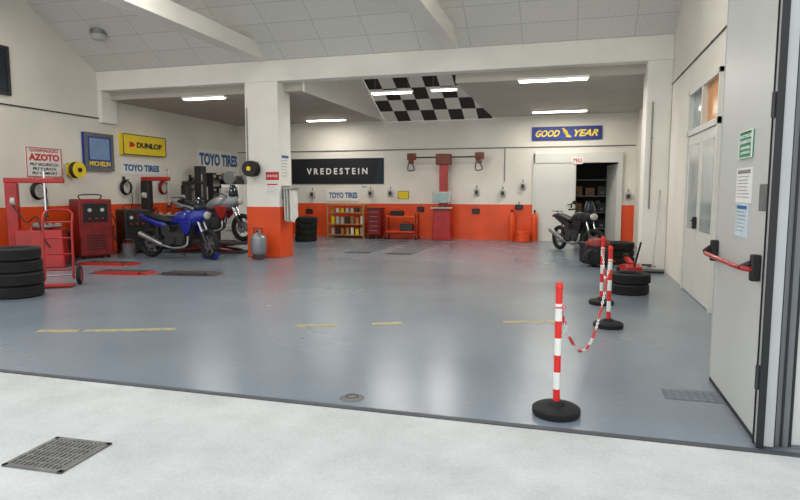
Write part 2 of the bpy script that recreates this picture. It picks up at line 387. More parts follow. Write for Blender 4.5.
c,w,h=onleaf(736,203.5,748,237); notice(c,w,h,-pi/2,'pale blue printed notice on the entrance leaf',6,toyoblue,mat('pale_blue_paper',(196,212,220),.7))
c,w,h=onleaf(760,184,767,211)
sign('door_plate','small grey blank plate on the entrance leaf',c,-pi/2,w,h,mgrey,th=.006)
e=thing('door_5','pale grey steel entrance leaf folded across the opening','door',(0,0,0)); e['kind']='structure'
B().bb((1.24,3.84,.03),(2.2,3.9,4.25)).obj('door_leaf',leafwhite,e,bevel=.006)
b=B(); b.bb((1.158,3.83,.02),(1.24,3.91,4.25)); b.obj('edge_profile',frameg,e,bevel=.006)
b=B(); b.bb((1.192,3.822,.02),(1.204,3.83,4.25)); b.bb((1.24,3.83,.02),(1.252,3.84,4.25)); b.bb((1.158,3.823,.02),(1.166,3.83,4.25)); b.obj('rubber_seal',black,e)
# ---------------------------------------------------------------- floor details
def strip(p,q,w,name,m,label,z=.003):
    d=(q-p).xy; L=d.length; c=(p+q)/2
    return struct(B().bb((-L/2,-w/2,0),(L/2,w/2,z)).obj(name,m,loc=(c.x,c.y,0),rot=(0,0,math.atan2(d.y,d.x)),smooth=False),label)
for i,(a,b_,c_,d_) in enumerate(((38,331,78,331),(84,331,176,329),(296,326,336,325),(372,324,402,323),(503,322,560,322))):
    strip(G(a,b_),G(c_,d_),.09,'trim_%d'%(10+i),WORN,'worn yellow floor marking')
gc=G(59,455); e=thing('drain_grate','square dusty cast iron drain grate in the concrete','drain cover',(gc.x,gc.y,0),0.04,None,.88)
b=B(); s=.22
for q in (((-s,-s,0),(s,-s+.03,.012)),((-s,s-.03,0),(s,s,.012)),((-s,-s,0),(-s+.03,s,.012)),((s-.03,-s,0),(s,s,.012))): b.bb(*q)
b.obj('frame',dust,e)
B().bb((-s+.03,-s+.03,.001),(s-.03,s-.03,.003)).obj('pit',ddust,e)
b=B()
for i in range(11):
    x=-s+.045+i*.034; b.bb((x,-s+.03,.003),(x+.02,s-.03,.011))
for i in range(5):
    y=-s+.08+i*.075; b.bb((-s+.03,y,.003),(s-.03,y+.014,.0105))
b.obj('bars',dust,e)
c=G(352,398); e=thing('drain_cover','small round metal cap set at the threshold','drain cover',(c.x,c.y,0))
b=B(); b.lathe([(0,.014),(.06,.012),(.085,.004),(.09,0)],seg=24); b.obj('cap',dust,e); B().torus((0,0,.012),.045,.005,seg=20,ps=6).obj('rim',ddust,e)
c=G(694,396); e=thing('access_cover','rectangular painted metal cover set flush in the floor','floor cover',(c.x,c.y,0))
fa=mat('painted_cover',(116,126,136),.4); fb=mat('painted_cover_dark',(96,105,113),.5)
b=B(); 
for i in range(7):
    for j in range(4): b.bb((-.19+i*.055,-.1+j*.053,.001),(-.15+i*.055,-.06+j*.053,.0035))
b.obj('tread_plate',fa,e)
B().bb((-.21,-.12,0),(.21,.12,.002)).obj('cover_plate',fb,e)
# ---------------------------------------------------------------- barrier posts
def post(p,label,h=.9):
    e=thing('barrier_post',label,'barrier post',(p.x,p.y,0),0,'red and white barrier posts')
    B().lathe([(0,0),(.15,0),(.158,.012),(.158,.045),(.14,.058),(.06,.066),(.05,.085),(.032,.095),(.0,.095)],seg=36).obj('base',rubber,e)
    n=7; b=B(); z0=.06; dz=(h-.03-z0)/n
    for i in range(n):
        b.cyl((0,0,z0+i*dz),(0,0,z0+(i+1)*dz),.0225,seg=20,m=i%2)
    b.obj('pole',[MATS['post_red'],MATS['post_white']],e)
    B().lathe([(0,h),(.014,h-.003),(.024,h-.015),(.027,h-.04),(.0225,h-.045)],seg=20).obj('cap',MATS['post_red'],e)
    b=B(); b.torus((0,0,h-.17),.024,.005,seg=16,ps=6); b.torus((.032,0,h-.17),.012,.003,axis=(0,1,0),seg=12,ps=6); b.obj('chain_ring',MATS['post_red'],e)
mat('post_red',(222,40,30),.4,var=.05); mat('post_white',(236,236,232),.45,var=.04)
P1=G(556,414);P2=G(608,327);P3=G(601,304)
post(P1,'red and white banded post on round black base'); post(P2,'red and white banded post beside the tyres'); post(P3,'red and white banded post near the motorcycle')
def chain(a,b_,z,sag,label):
    bm=B(); n=int((b_-a).length/.042*1.25); pts=[]
    for i in range(n+1):
        t=i/n; p=a.lerp(b_,t); p.z=z-4*sag*t*(1-t); pts.append(p)
    for i in range(n):
        p,q=pts[i],pts[i+1]; d=(q-p); mid=(p+q)/2; d.normalize()
        side=d.cross(Vector((0,0,1))).normalized() if i%2 else d.cross(d.cross(Vector((0,0,1)))).normalized()
        L=(q-p).length*.68; W=.011; loop=[]
        for k in range(10):
            an=2*pi*k/10; loop.append(mid+d*L*math.cos(an)+side*W*math.sin(an))
        loop.append(loop[0]); bm.tube(loop,.0042,seg=5,m=(i//6)%2,smooth=False)
    o=bm.obj('barrier_chain',[MATS['post_red'],MATS['post_white']]); tag(o,label,'chain','barrier chains')
def dirv(a,b_): return (b_-a).normalized()*.03
chain(P1+dirv(P1,P2),P2-dirv(P1,P2),.73,.6,'red and white plastic chain sagging between two posts')
chain(P2+dirv(P2,P3),P3-dirv(P2,P3),.73,.3,'red and white plastic chain hanging between far posts')
# ---------------------------------------------------------------- tyres
def tyre_mesh(R=.32,w=.2,ri=.2):
    h=w/2; pr=[(ri,-h*.7),(ri+.02,-h*.92),((R+ri)/2,-h),(R-.02,-h*.92),(R,-h*.72)]
    for k in (-.4,0,.4):
        pr+=[(R,k*h*1.0-.006),(R-.009,k*h-.004),(R-.009,k*h+.004),(R,k*h+.006)]
    pr+=[(R,h*.72),(R-.02,h*.92),((R+ri)/2,h),(ri+.02,h*.92),(ri,h*.7),(ri-.01,0)]
    return B().lathe([(r,z+h) for r,z in pr],seg=40,closed=True)
def tyre(loc,label,group=None,rot=(0,0,0),**k):
    o=tyre_mesh(**k).obj('tyre',rubber,loc=loc,rot=rot); tag(o,label,'tyre',group); return o
p=G(19,296)
t0=tyre((p.x,p.y,0),'black car tyre lying flat in a stack','stacked tyres',w=.175)
for i in range(1,4):
    d=dup(t0,(p.x+.02*math.sin(i*2),p.y+.015*math.cos(i*3),i*.1755))
p=OY(306,240,16.2)
t1=tyre((p.x,p.y,0),'black tyre in a stack behind the column','tyres behind the column',w=.18)
for i in range(1,4): dup(t1,(p.x+.01*i,p.y,i*.1805))
p=G(629,294)
t2=tyre((p.x,p.y+.1,0),'black tyre lying flat beside the barrier','loose tyres',R=.28,w=.15,ri=.18)
d=dup(t2,(p.x+.02,p.y+.12,.151)); d['label']='black tyre stacked on another beside the barrier'
# ---------------------------------------------------------------- motorcycle
def wheel(e,x,z,R,steer=0,knob=.056):
    h=B(); ax=(0,1,0)
    h.torus((0,0,0),R-.085,.014,ax,seg=30,ps=8); h.cyl((0,-.06,0),(0,.06,0),.04)
    for k in range(6):
        a=2*pi*k/6
        h.cyl((.03*math.cos(a),0,.03*math.sin(a)),((R-.085)*math.cos(a),0,(R-.085)*math.sin(a)),.014,.01,seg=8)
    h.lathe([(.075,0.045),(.13,.045),(.13,.05),(.075,.05)],(0,0,0),ax,24,0,True)
    h.lathe([(.075,-0.05),(.13,-.05),(.13,-.045),(.075,-.045)],(0,0,0),ax,24,0,True)
    w=h.obj('wheel',steel,e,loc=(x,0,z),rot=(0,0,steer))
    B().torus((0,0,0),R-knob,knob,ax,seg=36,ps=10).obj('tyre',rubber,w)
def motorcycle(loc,rz,bodym,label,steer=0,scale=1.0,tankm=None,seatm=black,fair=True,bulk=1.0,full=True,trim=None):
    e=thing('motorcycle',label,'motorcycle',loc,rz,None,scale); R=.33; tankm=tankm or bodym; q=bulk; trim=trim or bodym
    wheel(e,-.75,R,R); wheel(e,.78,R,R,steer)
    b=B()
    b.tube([(.45,0,.95),(.2,0,.72),(-.2,0,.72),(-.85,0,.86)],.024); b.tube([(.44,0,.9),(.33,.07,.5),(.2,.12,.26),(-.2,.12,.26),(-.25,.08,.72)],.018); b.tube([(.44,0,.9),(.33,-.07,.5),(.2,-.12,.26),(-.2,-.12,.26),(-.25,-.08,.72)],.018)
    for s in (1,-1):
        b.tube([(-.18,s*.1,.42),(-.45,s*.1,.36),(-.75,s*.1,R)],.026,smooth=False)
        b.cyl((-.5,s*.1,.38),(-.5,s*.1,.76),.02)
    b.tube([(-.1,.12,.28),(-.05,.25,.02)],.012,smooth=False)
    b.obj('frame',dgrey,e)
    b=B(); b.box((-.02,0,.44),(.52,.3,.28)); b.cyl((-.08,-.2,.42),(-.08,.2,.42),.11,seg=20); b.cyl((.14,-.19,.4),(.14,.19,.4),.09,seg=20)
    for k in range(6): b.box((.12+.02*k,0,.56+.028*k),(.24,.26,.013),(0,.35,0))
    b.box((.17,0,.63),(.18,.2,.22),(0,.35,0)); b.box((-.28,0,.62),(.2,.24,.22)); b.obj('engine',dgrey,e,bevel=.01)
    b=B()
    for s in (1,-1): b.cyl((.78,s*.095,R),(.5,s*.095,.98),.026,m=0); b.cyl((.78,s*.095,R),(.66,s*.095,.6),.036,m=1)
    b.box((.53,0,.9),(.06,.24,.03),m=1); b.box((.49,0,1.0),(.06,.24,.03),m=1); b.obj('fork',[chrome,dgrey],e)
    b=B(); b.tube([(.3,-.4,1.12),(.38,-.25,1.13),(.47,-.08,1.04),(.47,.08,1.04),(.38,.25,1.13),(.3,.4,1.12)],.013); 
    for s in (1,-1):
        b.cyl((.33,s*.29,1.13),(.27,s*.43,1.115),.02); b.tube([(.36,s*.27,1.14),(.4,s*.32,1.28)],.007,smooth=False); b.sph((.4,s*.34,1.3),.065,(.3,1.1,.75))
    b.obj('handlebar',black,e)
    B().loft([(-.12,.82,.09*q,.06),(-.04,.85,.15*q,.11),(.1,.89,.19*q,.15),(.25,.93,.2*q,.15),(.38,.93,.15*q,.12),(.46,.92,.08*q,.06)]).obj('fuel_tank',tankm,e,sub=1)
    B().loft([(-.88,.95,.07,.03),(-.8,.95,.12,.05),(-.55,.9,.15,.06),(-.35,.85,.15,.06),(-.15,.82,.12,.05),(-.05,.84,.08,.04)]).obj('seat',seatm,e,sub=1)
    B().loft([(-1.05,.95,.04,.02),(-.95,.9,.09*q,.05),(-.65,.82,.12*q,.08),(-.4,.74,.13*q,.1),(-.2,.7,.1*q,.07)]).obj('tail_panel',bodym,e,sub=1)
    if fair:
        B().loft([(.25,.86,.19*q,.13),(.4,.89,.21*q,.19),(.58,.95,.18*q,.17),(.7,.97,.12*q,.1),(.76,.95,.05,.04)]).obj('fairing',bodym,e,sub=1)
        if full: B().loft([(-.25,.29,.09,.04),(-.1,.27,.14*q,.07),(.2,.3,.15*q,.09),(.4,.38,.1,.08),(.45,.45,.05,.04)]).obj('belly_pan',trim,e,sub=1)
        b=B(); b.lathe([(.16,0),(.15,.1),(.12,.2),(.08,.28)],(.52,0,1.06),(0,0,1),14,0,False,pi,-pi/2); o=b.obj('windscreen',glass,e); 
        md=o.modifiers.new('s','SOLIDIFY'); md.thickness=.005
        for s in (1,-1):
            B().prism([(.16,s*.17*q,.84),(.48,s*.19*q,.84),(.45,s*.18*q,.64),(.34,s*.17*q,.52),(.24,s*.16*q,.6)],(0,s*.03,0)).obj('side_panel',trim,e,bevel=.014)
    b=B(); b.sph((.74 if fair else .62,0,.95),.085,(.6,1.3,1)); b.obj('headlamp',lgrey,e)
    b=B(); b.lathe([(R+.02,-.07),(R+.035,-.035),(R+.035,.035),(R+.02,.07)],(0,0,0),(0,1,0),14,0,False,1.9,-pi*.5-1.1); o=b.obj('front_mudguard',bodym,e,loc=(.78,0,R),rot=(0,0,steer)); o.modifiers.new('s','SOLIDIFY').thickness=.005
    b=B(); b.tube([(.3,-.1,.5),(.3,-.16,.3),(.0,-.19,.24),(-.3,-.19,.3)],.024); b.cyl((-.3,-.19,.3),(-.88,-.21,.54),.05,.062,seg=16); b.obj('exhaust',steel,e)
    B().box((-1.05,0,.9),(.03,.13,.05)).obj('tail_lamp',red,e,bevel=.008)
    b=B()
    for s in (-.07,.07): b.tube([(-.7,s,.96),(-.8,s,1.03),(-1.02,s,1.04)],.009)
    b.bb((-1.02,-.09,1.03),(-.78,.09,1.045)); b.obj('luggage_rack',dgrey,e)
    for s in (1,-1): B().cyl((-.05,s*.12,.3),(-.05,s*.27,.29),.016).obj('footpeg',black,e)
    return e
p=G(180,258)
motorcycle((p.x,p.y,0),math.radians(-2),blue,'blue trail motorcycle with silver wheels seen side-on',steer=math.radians(-20),scale=1.0,bulk=1.08,full=False)
e=thing('motorcycle_lift','low dark scissor lift table for motorcycles','vehicle lift',(-8.42,12.65,0),math.radians(6))
B().bb((-1.05,-.3,.22),(1.05,.3,.28)).obj('table',plate,e,bevel=.01)
B().bb((-.9,-.26,0),(.9,.26,.05)).obj('base_frame',dgrey,e)
for s in (-1,1): B().cyl((-.75,s*.22,.05),(.75,s*.22,.22),.025).cyl((.75,s*.22,.05),(-.75,s*.22,.22),.025).obj('scissor_arm',dred,e)
motorcycle((-8.34,12.66,.281),math.radians(6),silver,'grey motorcycle with red side parts raised on a low lift',tankm=silver,scale=1.0,steer=math.radians(-15),full=False,trim=red)
motorcycle((.1,15.1,0),math.radians(-56),black,'black motorcycle parked by the rear door',fair=True,scale=.93,tankm=black,steer=math.radians(24),full=False)
# ---------------------------------------------------------------- machines
def tyre_changer(loc,rz,bm_,label,scale=1.0,armm=None,reach=0.0):
    armm=armm or bm_
    e=thing('tyre_changer',label,'tyre changer',loc,rz,None,scale)
    B().prism([(-.4,-.44,0),(.4,-.44,0),(.36,-.4,.74),(-.36,-.4,.74)],(0,.8,0)).obj('cabinet',bm_,e,bevel=.02)
    b=B(); b.lathe([(0,.82),(.26,.82),(.28,.8),(.26,.78),(.1,.76),(.09,.72)],(0,-.1,0),seg=28); 
    for k in range(4):
        a=k*pi/2+.4; b.box((.2*math.cos(a),-.1+.2*math.sin(a),.85),(.1,.06,.05),(0,0,a))
    b.obj('turntable',steel,e)
    B().bb((-.11,.35,0),(.11,.56,1.65)).obj('column',bm_,e,bevel=.02)
    B().bb((-.05,-.15-reach,1.65),(.05,.58,1.75)).obj('swing_arm',armm,e,bevel=.015)
    b=B(); b.cyl((0,-.1,1.05),(0,-.1,1.9),.022,seg=6); b.sph((0,-.1,1.91),.03); b.obj('shaft',chrome,e)
    b=B(); b.box((0,-.1,1.03),(.1,.06,.07)); b.sph((.03,-.13,.99),.035,(1.5,.6,.6)); b.obj('mount_head',dgrey,e,bevel=.008)
    for k in range(3):
        b=B(); b.box((-.2+k*.2,-.5,.08),(.1,.18,.025),(.15,0,0)); b.obj('pedal',black,e,bevel=.006)
    b=B(); b.box((.46,.1,.45),(.05,.5,.4)); b.obj('bead_breaker',black,e,bevel=.02)
    B().tube([(.4,.3,.6),(.5,.25,.75),(.5,-.1,.7),(.48,-.3,.5)],.02).obj('breaker_arm',armm,e)
    b=B(); b.cyl((-.2,.45,1.3),(-.2,.38,1.3),.07,seg=20); b.cyl((-.2,.42,1.3),(-.1,.42,1.3),.015); b.obj('pressure_gauge',lgrey,e)
    B().tube([(-.2,.42,1.23),(-.28,.2,.9),(-.4,.0,1.0),(-.42,-.1,.6),(-.38,-.2,.4)],.012).obj('air_hose',black,e)
    return e
tyre_changer((-10.0,9.35,0),math.radians(128),red,'worn red tyre changer with long swing arm against the wall',.99,reach=.3,armm=red)
tyre_changer((-10.15,13.3,0),math.radians(100),black,'black tyre changer with red arm by the side wall',1.05,armm=red)
tyre_changer((-10.1,14.75,0),math.radians(85),dgrey,'dark grey tyre changer with dark arm by the side wall',1.0,armm=dgrey)
def balancer(loc,rz,bm_,label):
    e=thing('wheel_balancer',label,'wheel balancer',loc,rz)
    B().prism([(-.5,-.25,0),(.3,-.25,0),(.3,-.25,.85),(-.5,-.25,.85)],(0,.5,0)).obj('cabinet',bm_,e,bevel=.03)
    B().bb((-.52,-.27,.85),(.32,.27,.93)).obj('tray',black,e,bevel=.015)
    b=B(); b.prism([(-.45,.05,.93),(.25,.05,.93),(.25,.05,1.35),(-.45,.05,1.35)],(0,.15,0)); b.obj('display_housing',bm_,e,bevel=.02)
    B().bb((-.35,.035,1.02),(.1,.052,1.28)).obj('display',screen,e)
    B().cyl((.3,-.05,.7),(.55,-.05,.7),.02).cyl((.33,-.05,.7),(.36,-.05,.7),.09).obj('shaft',chrome,e)
    b=B(); b.lathe([(.42,-.02),(.46,0),(.46,.25),(.42,.27)],(.36,-.02,.7),(1,0,0),18,0,False,pi*.9,pi*.05); o=b.obj('wheel_hood',lgrey,e); o.modifiers.new('s','SOLIDIFY').thickness=.01
    return e
balancer((-9.9,16.4,0),math.radians(60),dred,'dark red wheel balancer with curved hood')
def generator(loc,rz,m,label,h=1.3,w=.72):
    e=thing('gas_generator',label,'workshop machine',loc,rz)
    B().bb((-w/2,-.3,.06),(w/2,.3,h)).obj('body',m,e,bevel=.03)
    B().bb((-w*.36,-.315,h*.62),(w*.36,-.29,h*.93)).obj('control_panel',black,e,bevel=.008)
    for xx in (-.13,.13): B().cyl((xx,-.315,h*.82),(xx,-.335,h*.82),.04,seg=20).obj('gauge',lgrey,e)
    for k in range(3): B().cyl((-.14+k*.14,-.31,h*.68),(-.14+k*.14,-.34,h*.68),.018).obj('knob',signred,e)
    b=B()
    for k in range(6): b.bb((-w*.3,-.306,.2+k*.06),(w*.3,-.298,.22+k*.06))
    b.obj('vent_slats',black,e)
    for sx in (-.26,.26):
        for sy in (-.22,.22): B().cyl((sx-.02,sy,.05),(sx+.02,sy,.05),.05).obj('caster',black,e)
    B().tube([(w/2,-.1,h*.8),(w/2+.12,-.15,h*.6),(w/2+.1,-.2,h*.3),(w/2+.02,-.3,h*.35),(w/2+.0,-.32,h*.55)],.014).obj('hose',black,e)
    B().tube([(-w*.3,0,h),(-w*.3,0,h+.09),(w*.3,0,h+.09),(w*.3,0,h)],.014).obj('handle',dgrey,e)
generator((-10.3,10.95,0),math.radians(62),dred,'worn red nitrogen generator cabinet with gauges and black hose',h=1.3,w=.7)
generator((-10.05,11.95,0),math.radians(60),black,'black compressor cabinet with gauges',h=1.05,w=.56)
def tool_cabinet(loc,rz,bm_,label,w=.68,d=.46,h=.98,nd=6,group=None):
    e=thing('tool_cabinet',label,'tool cabinet',loc,rz,group)
    B().bb((-w/2,-d/2,.12),(w/2,d/2,h)).obj('body',bm_,e,bevel=.012)
    dh=(h-.2)/nd
    for i in range(nd):
        z=.15+i*dh
        dr=B().bb((-w/2+.03,-d/2-.015,z),(w/2-.03,-d/2+.01,z+dh-.015)).obj('drawer',bm_,e,bevel=.005)
        B().bb((-w/2+.08,-d/2-.032,z+dh-.045),(w/2-.08,-d/2-.01,z+dh-.03)).obj('handle',steel,dr)
    B().bb((-w/2-.01,-d/2-.01,h),(w/2+.01,d/2+.01,h+.03)).obj('top_tray',black,e,bevel=.006)
    for sx in (-1,1):
        for sy in (-1,1):
            b=B(); b.cyl((sx*(w/2-.08)-.015,sy*(d/2-.08),.05),(sx*(w/2-.08)+.015,sy*(d/2-.08),.05),.05,m=0); b.box((sx*(w/2-.08),sy*(d/2-.08),.1),(.04,.05,.05)); b.obj('caster',black,e)
    return e
p=OY(376,240,17.7); tool_cabinet((p.x,p.y,0),0,dred,'small dark red tool cabinet at the rear wall',w=.42,h=.92,nd=5)
e=thing('oil_drum','black ribbed oil drum beside the machines','drum',(-10.4,10.2,0))
B().lathe([(0,.0),(.2,0),(.2,.02),(.19,.03),(.19,.2),(.2,.21),(.2,.23),(.19,.24),(.19,.42),(.2,.43),(.2,.45),(.19,.46),(.19,.6),(.2,.61),(.2,.63),(0,.62)],seg=28).obj('body',black,e); B().cyl((.1,0,.62),(.1,0,.66),.025).obj('bung',steel,e)
e=thing('bucket','grey plastic bucket of rags on the floor','bucket',(-9.62,11.3,0))
B().lathe([(0,.01),(.11,.01),(.14,.28),(.15,.28),(.12,0),(0,0)],seg=24).obj('pail',mgrey,e); B().tube([(-.145,0,.27),(-.1,0,.38),(.1,0,.38),(.145,0,.27)],.004).obj('handle',steel,e); B().sph((0,0,.27),.12,(1,1,.45)).obj('rags',dred,e)
for k,(yy,zt,m_) in enumerate(((10.15,1.72,black),(12.75,1.8,black),(14.2,1.8,dred),(15.5,1.9,black))):
    e=thing('air_hose','coiled air hose hanging on the side wall','hose',(XL+.013 if zt<1.2 else XL+.002,yy,zt),pi/2)
    b=B()
    for j in range(4): b.torus((0,-.05-j*.022,-.24),.18-.008*j,.012,(0,1,0),seg=26,ps=6)
    b.tube([(.17,-.08,-.3),(.2,-.08,-.6),(.1,-.1,-.85),(.14,-.12,-1.0)],.01); b.obj('coil',m_,e)
    B().bb((-.05,-.13,-.06),(.05,0,-.03)).bb((-.05,-.02,-.06),(.05,.0,.04)).obj('bracket',dgrey,e)
e=thing('lift_column','dark grey vehicle lift column by the side wall','vehicle lift',(-10.6,15.55,0),pi/2)
B().bb((-.13,-.12,0),(.13,.12,2.2)).obj('column',dgrey,e,bevel=.015); B().bb((-.2,-.25,0),(.2,.25,.04)).obj('base_plate',dgrey,e); B().bb((-.12,-.3,.35),(.12,-.11,.6)).obj('carriage',dred,e,bevel=.01); B().bb((.12,-.1,1.2),(.22,.1,1.6)).obj('control_box',lgrey,e,bevel=.01)
p=G(60,286); e=thing('hand_truck','red two-wheeled hand truck with black tyres','hand truck',(p.x,p.y,0),math.radians(35))
b=B(); 
for s in (-1,1): b.tube([(s*.2,0,.1),(s*.2,.05,.9),(s*.2,.12,1.12),(s*.14,.2,1.18)],.018)
for z in (.25,.5,.75,1.0): b.cyl((-.2,.02+z*.05,z),(.2,.02+z*.05,z),.012)
b.tube([(-.14,.2,1.18),(0,.22,1.19),(.14,.2,1.18)],.016); b.obj('frame',red,e)
B().bb((-.22,-.25,.02),(.22,0.02,.035)).obj('toe_plate',red,e)
for s in (-1,1):
    w=B().lathe([(.02,-.03),(.1,-.025),(.1,.025),(.02,.03)],(s*.27,.08,.155),(1,0,0),20,0,True).obj('wheel',red,e)
    B().torus((s*.27,.08,.155),.122,.033,(1,0,0),seg=24,ps=8).obj('tyre',rubber,w)
B().cyl((-.27,.08,.155),(.27,.08,.155),.012).obj('axle',steel,e)
# wheel aligner
p=OY(443,239,17.75); e=thing('wheel_aligner','tall red wheel alignment column with camera crossbar','workshop machine',(p.x,p.y,0))
B().prism([(-.29,-.25,0),(.29,-.25,0),(.25,-.25,.95),(-.25,-.25,.95)],(0,.5,0)).obj('cabinet',red,e,bevel=.02)
B().bb((-.12,-.05,.95),(.12,.15,2.4)).obj('column',red,e,bevel=.015)
B().bb((-.22,-.12,2.25),(.22,.18,2.57)).obj('head_box',brown,e,bevel=.02)
B().bb((-.27,-.3,1.12),(.27,-.04,1.45)).obj('monitor',lgrey,e,bevel=.02)
B().bb((-.22,-.31,1.16),(.22,-.299,1.41)).obj('screen',screen,e)
B().bb((-.3,-.4,.95),(.3,-.1,.99)).obj('keyboard_tray',lgrey,e,bevel=.01)
B().bb((-1.0,-.02,2.455),(1.1,.03,2.495)).obj('crossbar',black,e)
for xx in (-.98,1.08):
    b=B(); b.bb((xx-.13,-.1,2.4),(xx+.13,.06,2.6)); b.bb((xx-.06,-.1,2.28),(xx+.06,.05,2.4)); b.cyl((xx,-.1,2.5),(xx,-.15,2.5),.05); b.obj('camera_head',brown,e,bevel=.02)
    B().tube([(xx,0,2.3),(xx+.08,0,2.12),(xx-.12,0,2.1),(xx-.08,0,2.42)],.016).obj('cable',black,e)
p=OY(348,238,17.8); e=thing('shelf_rack','low wooden shelf rack at the rear wall','shelf',(p.x,p.y,0))
W=1.2
for z in (.08,.42,.78,1.02):
    B().bb((-W/2,-.22,z),(W/2,.22,z+.025)).obj('shelf_board',wood,e)
for sx in (-1,1):
    for sy in (-1,1): B().bb((sx*W/2-.02,sy*.22-.02,0),(sx*W/2+.02,sy*.22+.02,1.06)).obj('leg',wood,e)
cols=[lgrey,yellow,wood,dgrey,lgrey,signwhite,card]
for zi,z in enumerate((.106,.446,.806)):
    for k in range(7):
        xx=-W/2+.11+k*.163; r=.05+.015*random.random(); h=[.22,.24,.14][zi]*(.75+.3*random.random())
        e2=thing('paint_can' ,'small can on the wooden rack','can',(p.x+xx,p.y-.05,z),0,'cans on the wooden rack')
        B().lathe([(0,0),(r,0),(r,h),(r*.92,h+.004),(0,h-.003)],seg=16).obj('body',cols[(k*3+zi)%7],e2)
        B().torus((0,0,h),r,.004,seg=16,ps=6).obj('rim',steel,e2)
p=OY(402,239,17.6); e=thing('workshop_trolley','orange tubular workshop trolley with open frame','trolley',(p.x,p.y,0))
b=B(); W=.95
for sx in (-1,1):
    b.tube([(sx*W/2,-.2,.1),(sx*W/2,-.2,.78),(sx*W/2,.2,.78),(sx*W/2,.2,.1)],.02,smooth=False)
for sy in (-.2,.2): b.cyl((-W/2,sy,.2),(W/2,sy,.2),.016)
b.obj('frame',dred,e)
for z in (.22,.68): B().bb((-W/2,-.2,z),(W/2,.2,z+.04)).obj('tray',orange,e,bevel=.008)
for sx in (-1,1):
    for sy in (-1,1): B().cyl((sx*W/2-.015,sy*.2,.05),(sx*W/2+.015,sy*.2,.05),.05).obj('caster',black,e)
b=thing('toolbox','black toolbox on the orange trolley','toolbox',(p.x-.15,p.y,.721)); B().bb((-.2,-.1,0),(.2,.1,.15)).obj('body',black,b,bevel=.015); B().tube([(-.08,0,.15),(-.08,0,.2),(.08,0,.2),(.08,0,.15)],.01).obj('handle',red,b)
b=thing('toolbox','grey tool case on the lower trolley tray','toolbox',(p.x+.15,p.y,.261)); B().bb((-.2,-.1,0),(.2,.1,.22)).obj('body',dgrey,b,bevel=.015); B().tube([(-.08,0,.22),(-.08,0,.27),(.08,0,.27),(.08,0,.22)],.01).obj('handle',black,b)
def socket(px,py,label='small grey electrical box on the rear wall',w=.16,h=.2,m=lgrey):
    c=OY(px,py,YB); e=thing('electrical_box',label,'electrical box',c,0,'electrical boxes on the rear wall')
    B().bb((-w/2,-.1,-h/2),(w/2,.002,h/2)).obj('case',m,e,bevel=.012); B().bb((-w/2+.03,-.11,-h/2+.03),(w/2-.03,-.1,h/2-.05)).obj('cover',dgrey,e,bevel=.004); B().cyl((0,-.04,h/2),(0,-.04,h/2+.1),.015).obj('cable_gland',grey,e)
for px,py in ((371,193),(391,193),(477,192),(503,193),(523,186),(313,194),(628,196)): socket(px,py)
for px,py in ((421,209),(476,211),(519,207),(310,211)): socket(px,py,'black machine box on the orange dado',.22,.14,black)
c,w,h=onwall('B',398,191,409,199,YB); sign('warning_sign','small yellow warning sign on the rear wall',c,0,w,h,yellow,th=.01,border=black,bw=.012)
c,w,h=onwall('B',361,186,367,194,YB); notice(c,w,h,0,'small white paper on the rear wall',4)
p=OY(522,240,17.75); e=thing('hose_coil','coiled orange air hose stacked at the rear wall','hose',(p.x,p.y,0))
b=B()
for k in range(6): b.torus((0,0,.03+k*.05),.2-.008*k,.024,seg=28,ps=8)
b.cyl((0,0,0),(0,0,.5),.04); b.obj('coil',orange,e)
for dx in (-.33,.33):
    e=thing('gas_cylinder','slim orange gas cylinder at the rear wall','gas cylinder',(p.x+dx,18.0,0))
    B().lathe([(0,0),(.09,0),(.1,.02),(.1,.65),(.08,.75),(.04,.81),(.03,.85),(0,.85)],seg=20).obj('vessel',orange,e); B().cyl((0,0,.85),(0,0,.92),.03).obj('valve',black,e)
c,w,h=onwall('B',292,158.5,384,184,YB); c.y-=.003
e=sign('advertising_banner','long black banner with pale lettering on the rear wall',c,0,w,h,navy,[('V R E D E S T E I N',w*.66,h*.25,w*.0,0,signwhite,.025)],th=.02)
B().prism([(w*.40,-.0215,-h*.49),(w*.49,-.0215,-h*.49),(w*.49,-.0215,h*.49),(w*.46,-.0215,h*.49)],(0,-.001,0)).obj('teal_flash',teal,e)
c,w,h=onwall('B',327,189.5,360,201,YB); sign('advertising_sign','small white sign with blue lettering on the rear wall',c,0,w,h,signwhite,[('TOYO TIRES',w*.86,h*.5,0,0,toyoblue,.04)],th=.02)
c,w,h=onwall('B',532,126.5,602,140,YB)
e=sign('advertising_sign','long blue sign with yellow lettering above the rear door',c,0,w,h,signblue,[('GOOD',w*.35,h*.5,-w*.27,0,yellow,.03,.35),('YEAR',w*.34,h*.5,w*.28,0,yellow,.03,.35)],th=.04,border=mat('sign_blue_dark',(20,36,100),.5),bw=.02)
b=B(); y=-.048
b.prism([(-.012*w,y,.12*h),(.018*w,y,.12*h),(.024*w,y,-.08*h),(.07*w,y,-.22*h),(.07*w,y,-.33*h),(-.005*w,y,-.3*h),(-.012*w,y,-.1*h)],(0,-.004,0))
for k in range(3): b.prism([(-.008*w,y,(.1-.11*k)*h),(-.07*w+.012*w*k,y,(.36-.13*k)*h),(-.04*w+.012*w*k,y,(.38-.13*k)*h),(.012*w,y,(.17-.11*k)*h)],(0,-.004,0))
b.obj('winged_emblem',yellow,e)
def ls(px0,py0,px1,py1): return onwall('L',px0,py0,px1,py1,XL)
c,w,h=ls(119,136,162,156)
e=sign('advertising_sign','yellow box sign with black lettering on the side wall',c,pi/2,w,h,yellow,[('DUNLOP',w*.6,h*.28,w*.1,0,black,.05)],th=.12,border=black,bw=.02)
B().prism([(-w*.36,-.123,-h*.14),(-w*.36,-.123,h*.14),(-w*.28,-.123,h*.1),(-w*.24,-.123,0),(-w*.28,-.123,-h*.1)],(0,-.006,0)).obj('emblem',signred,e)
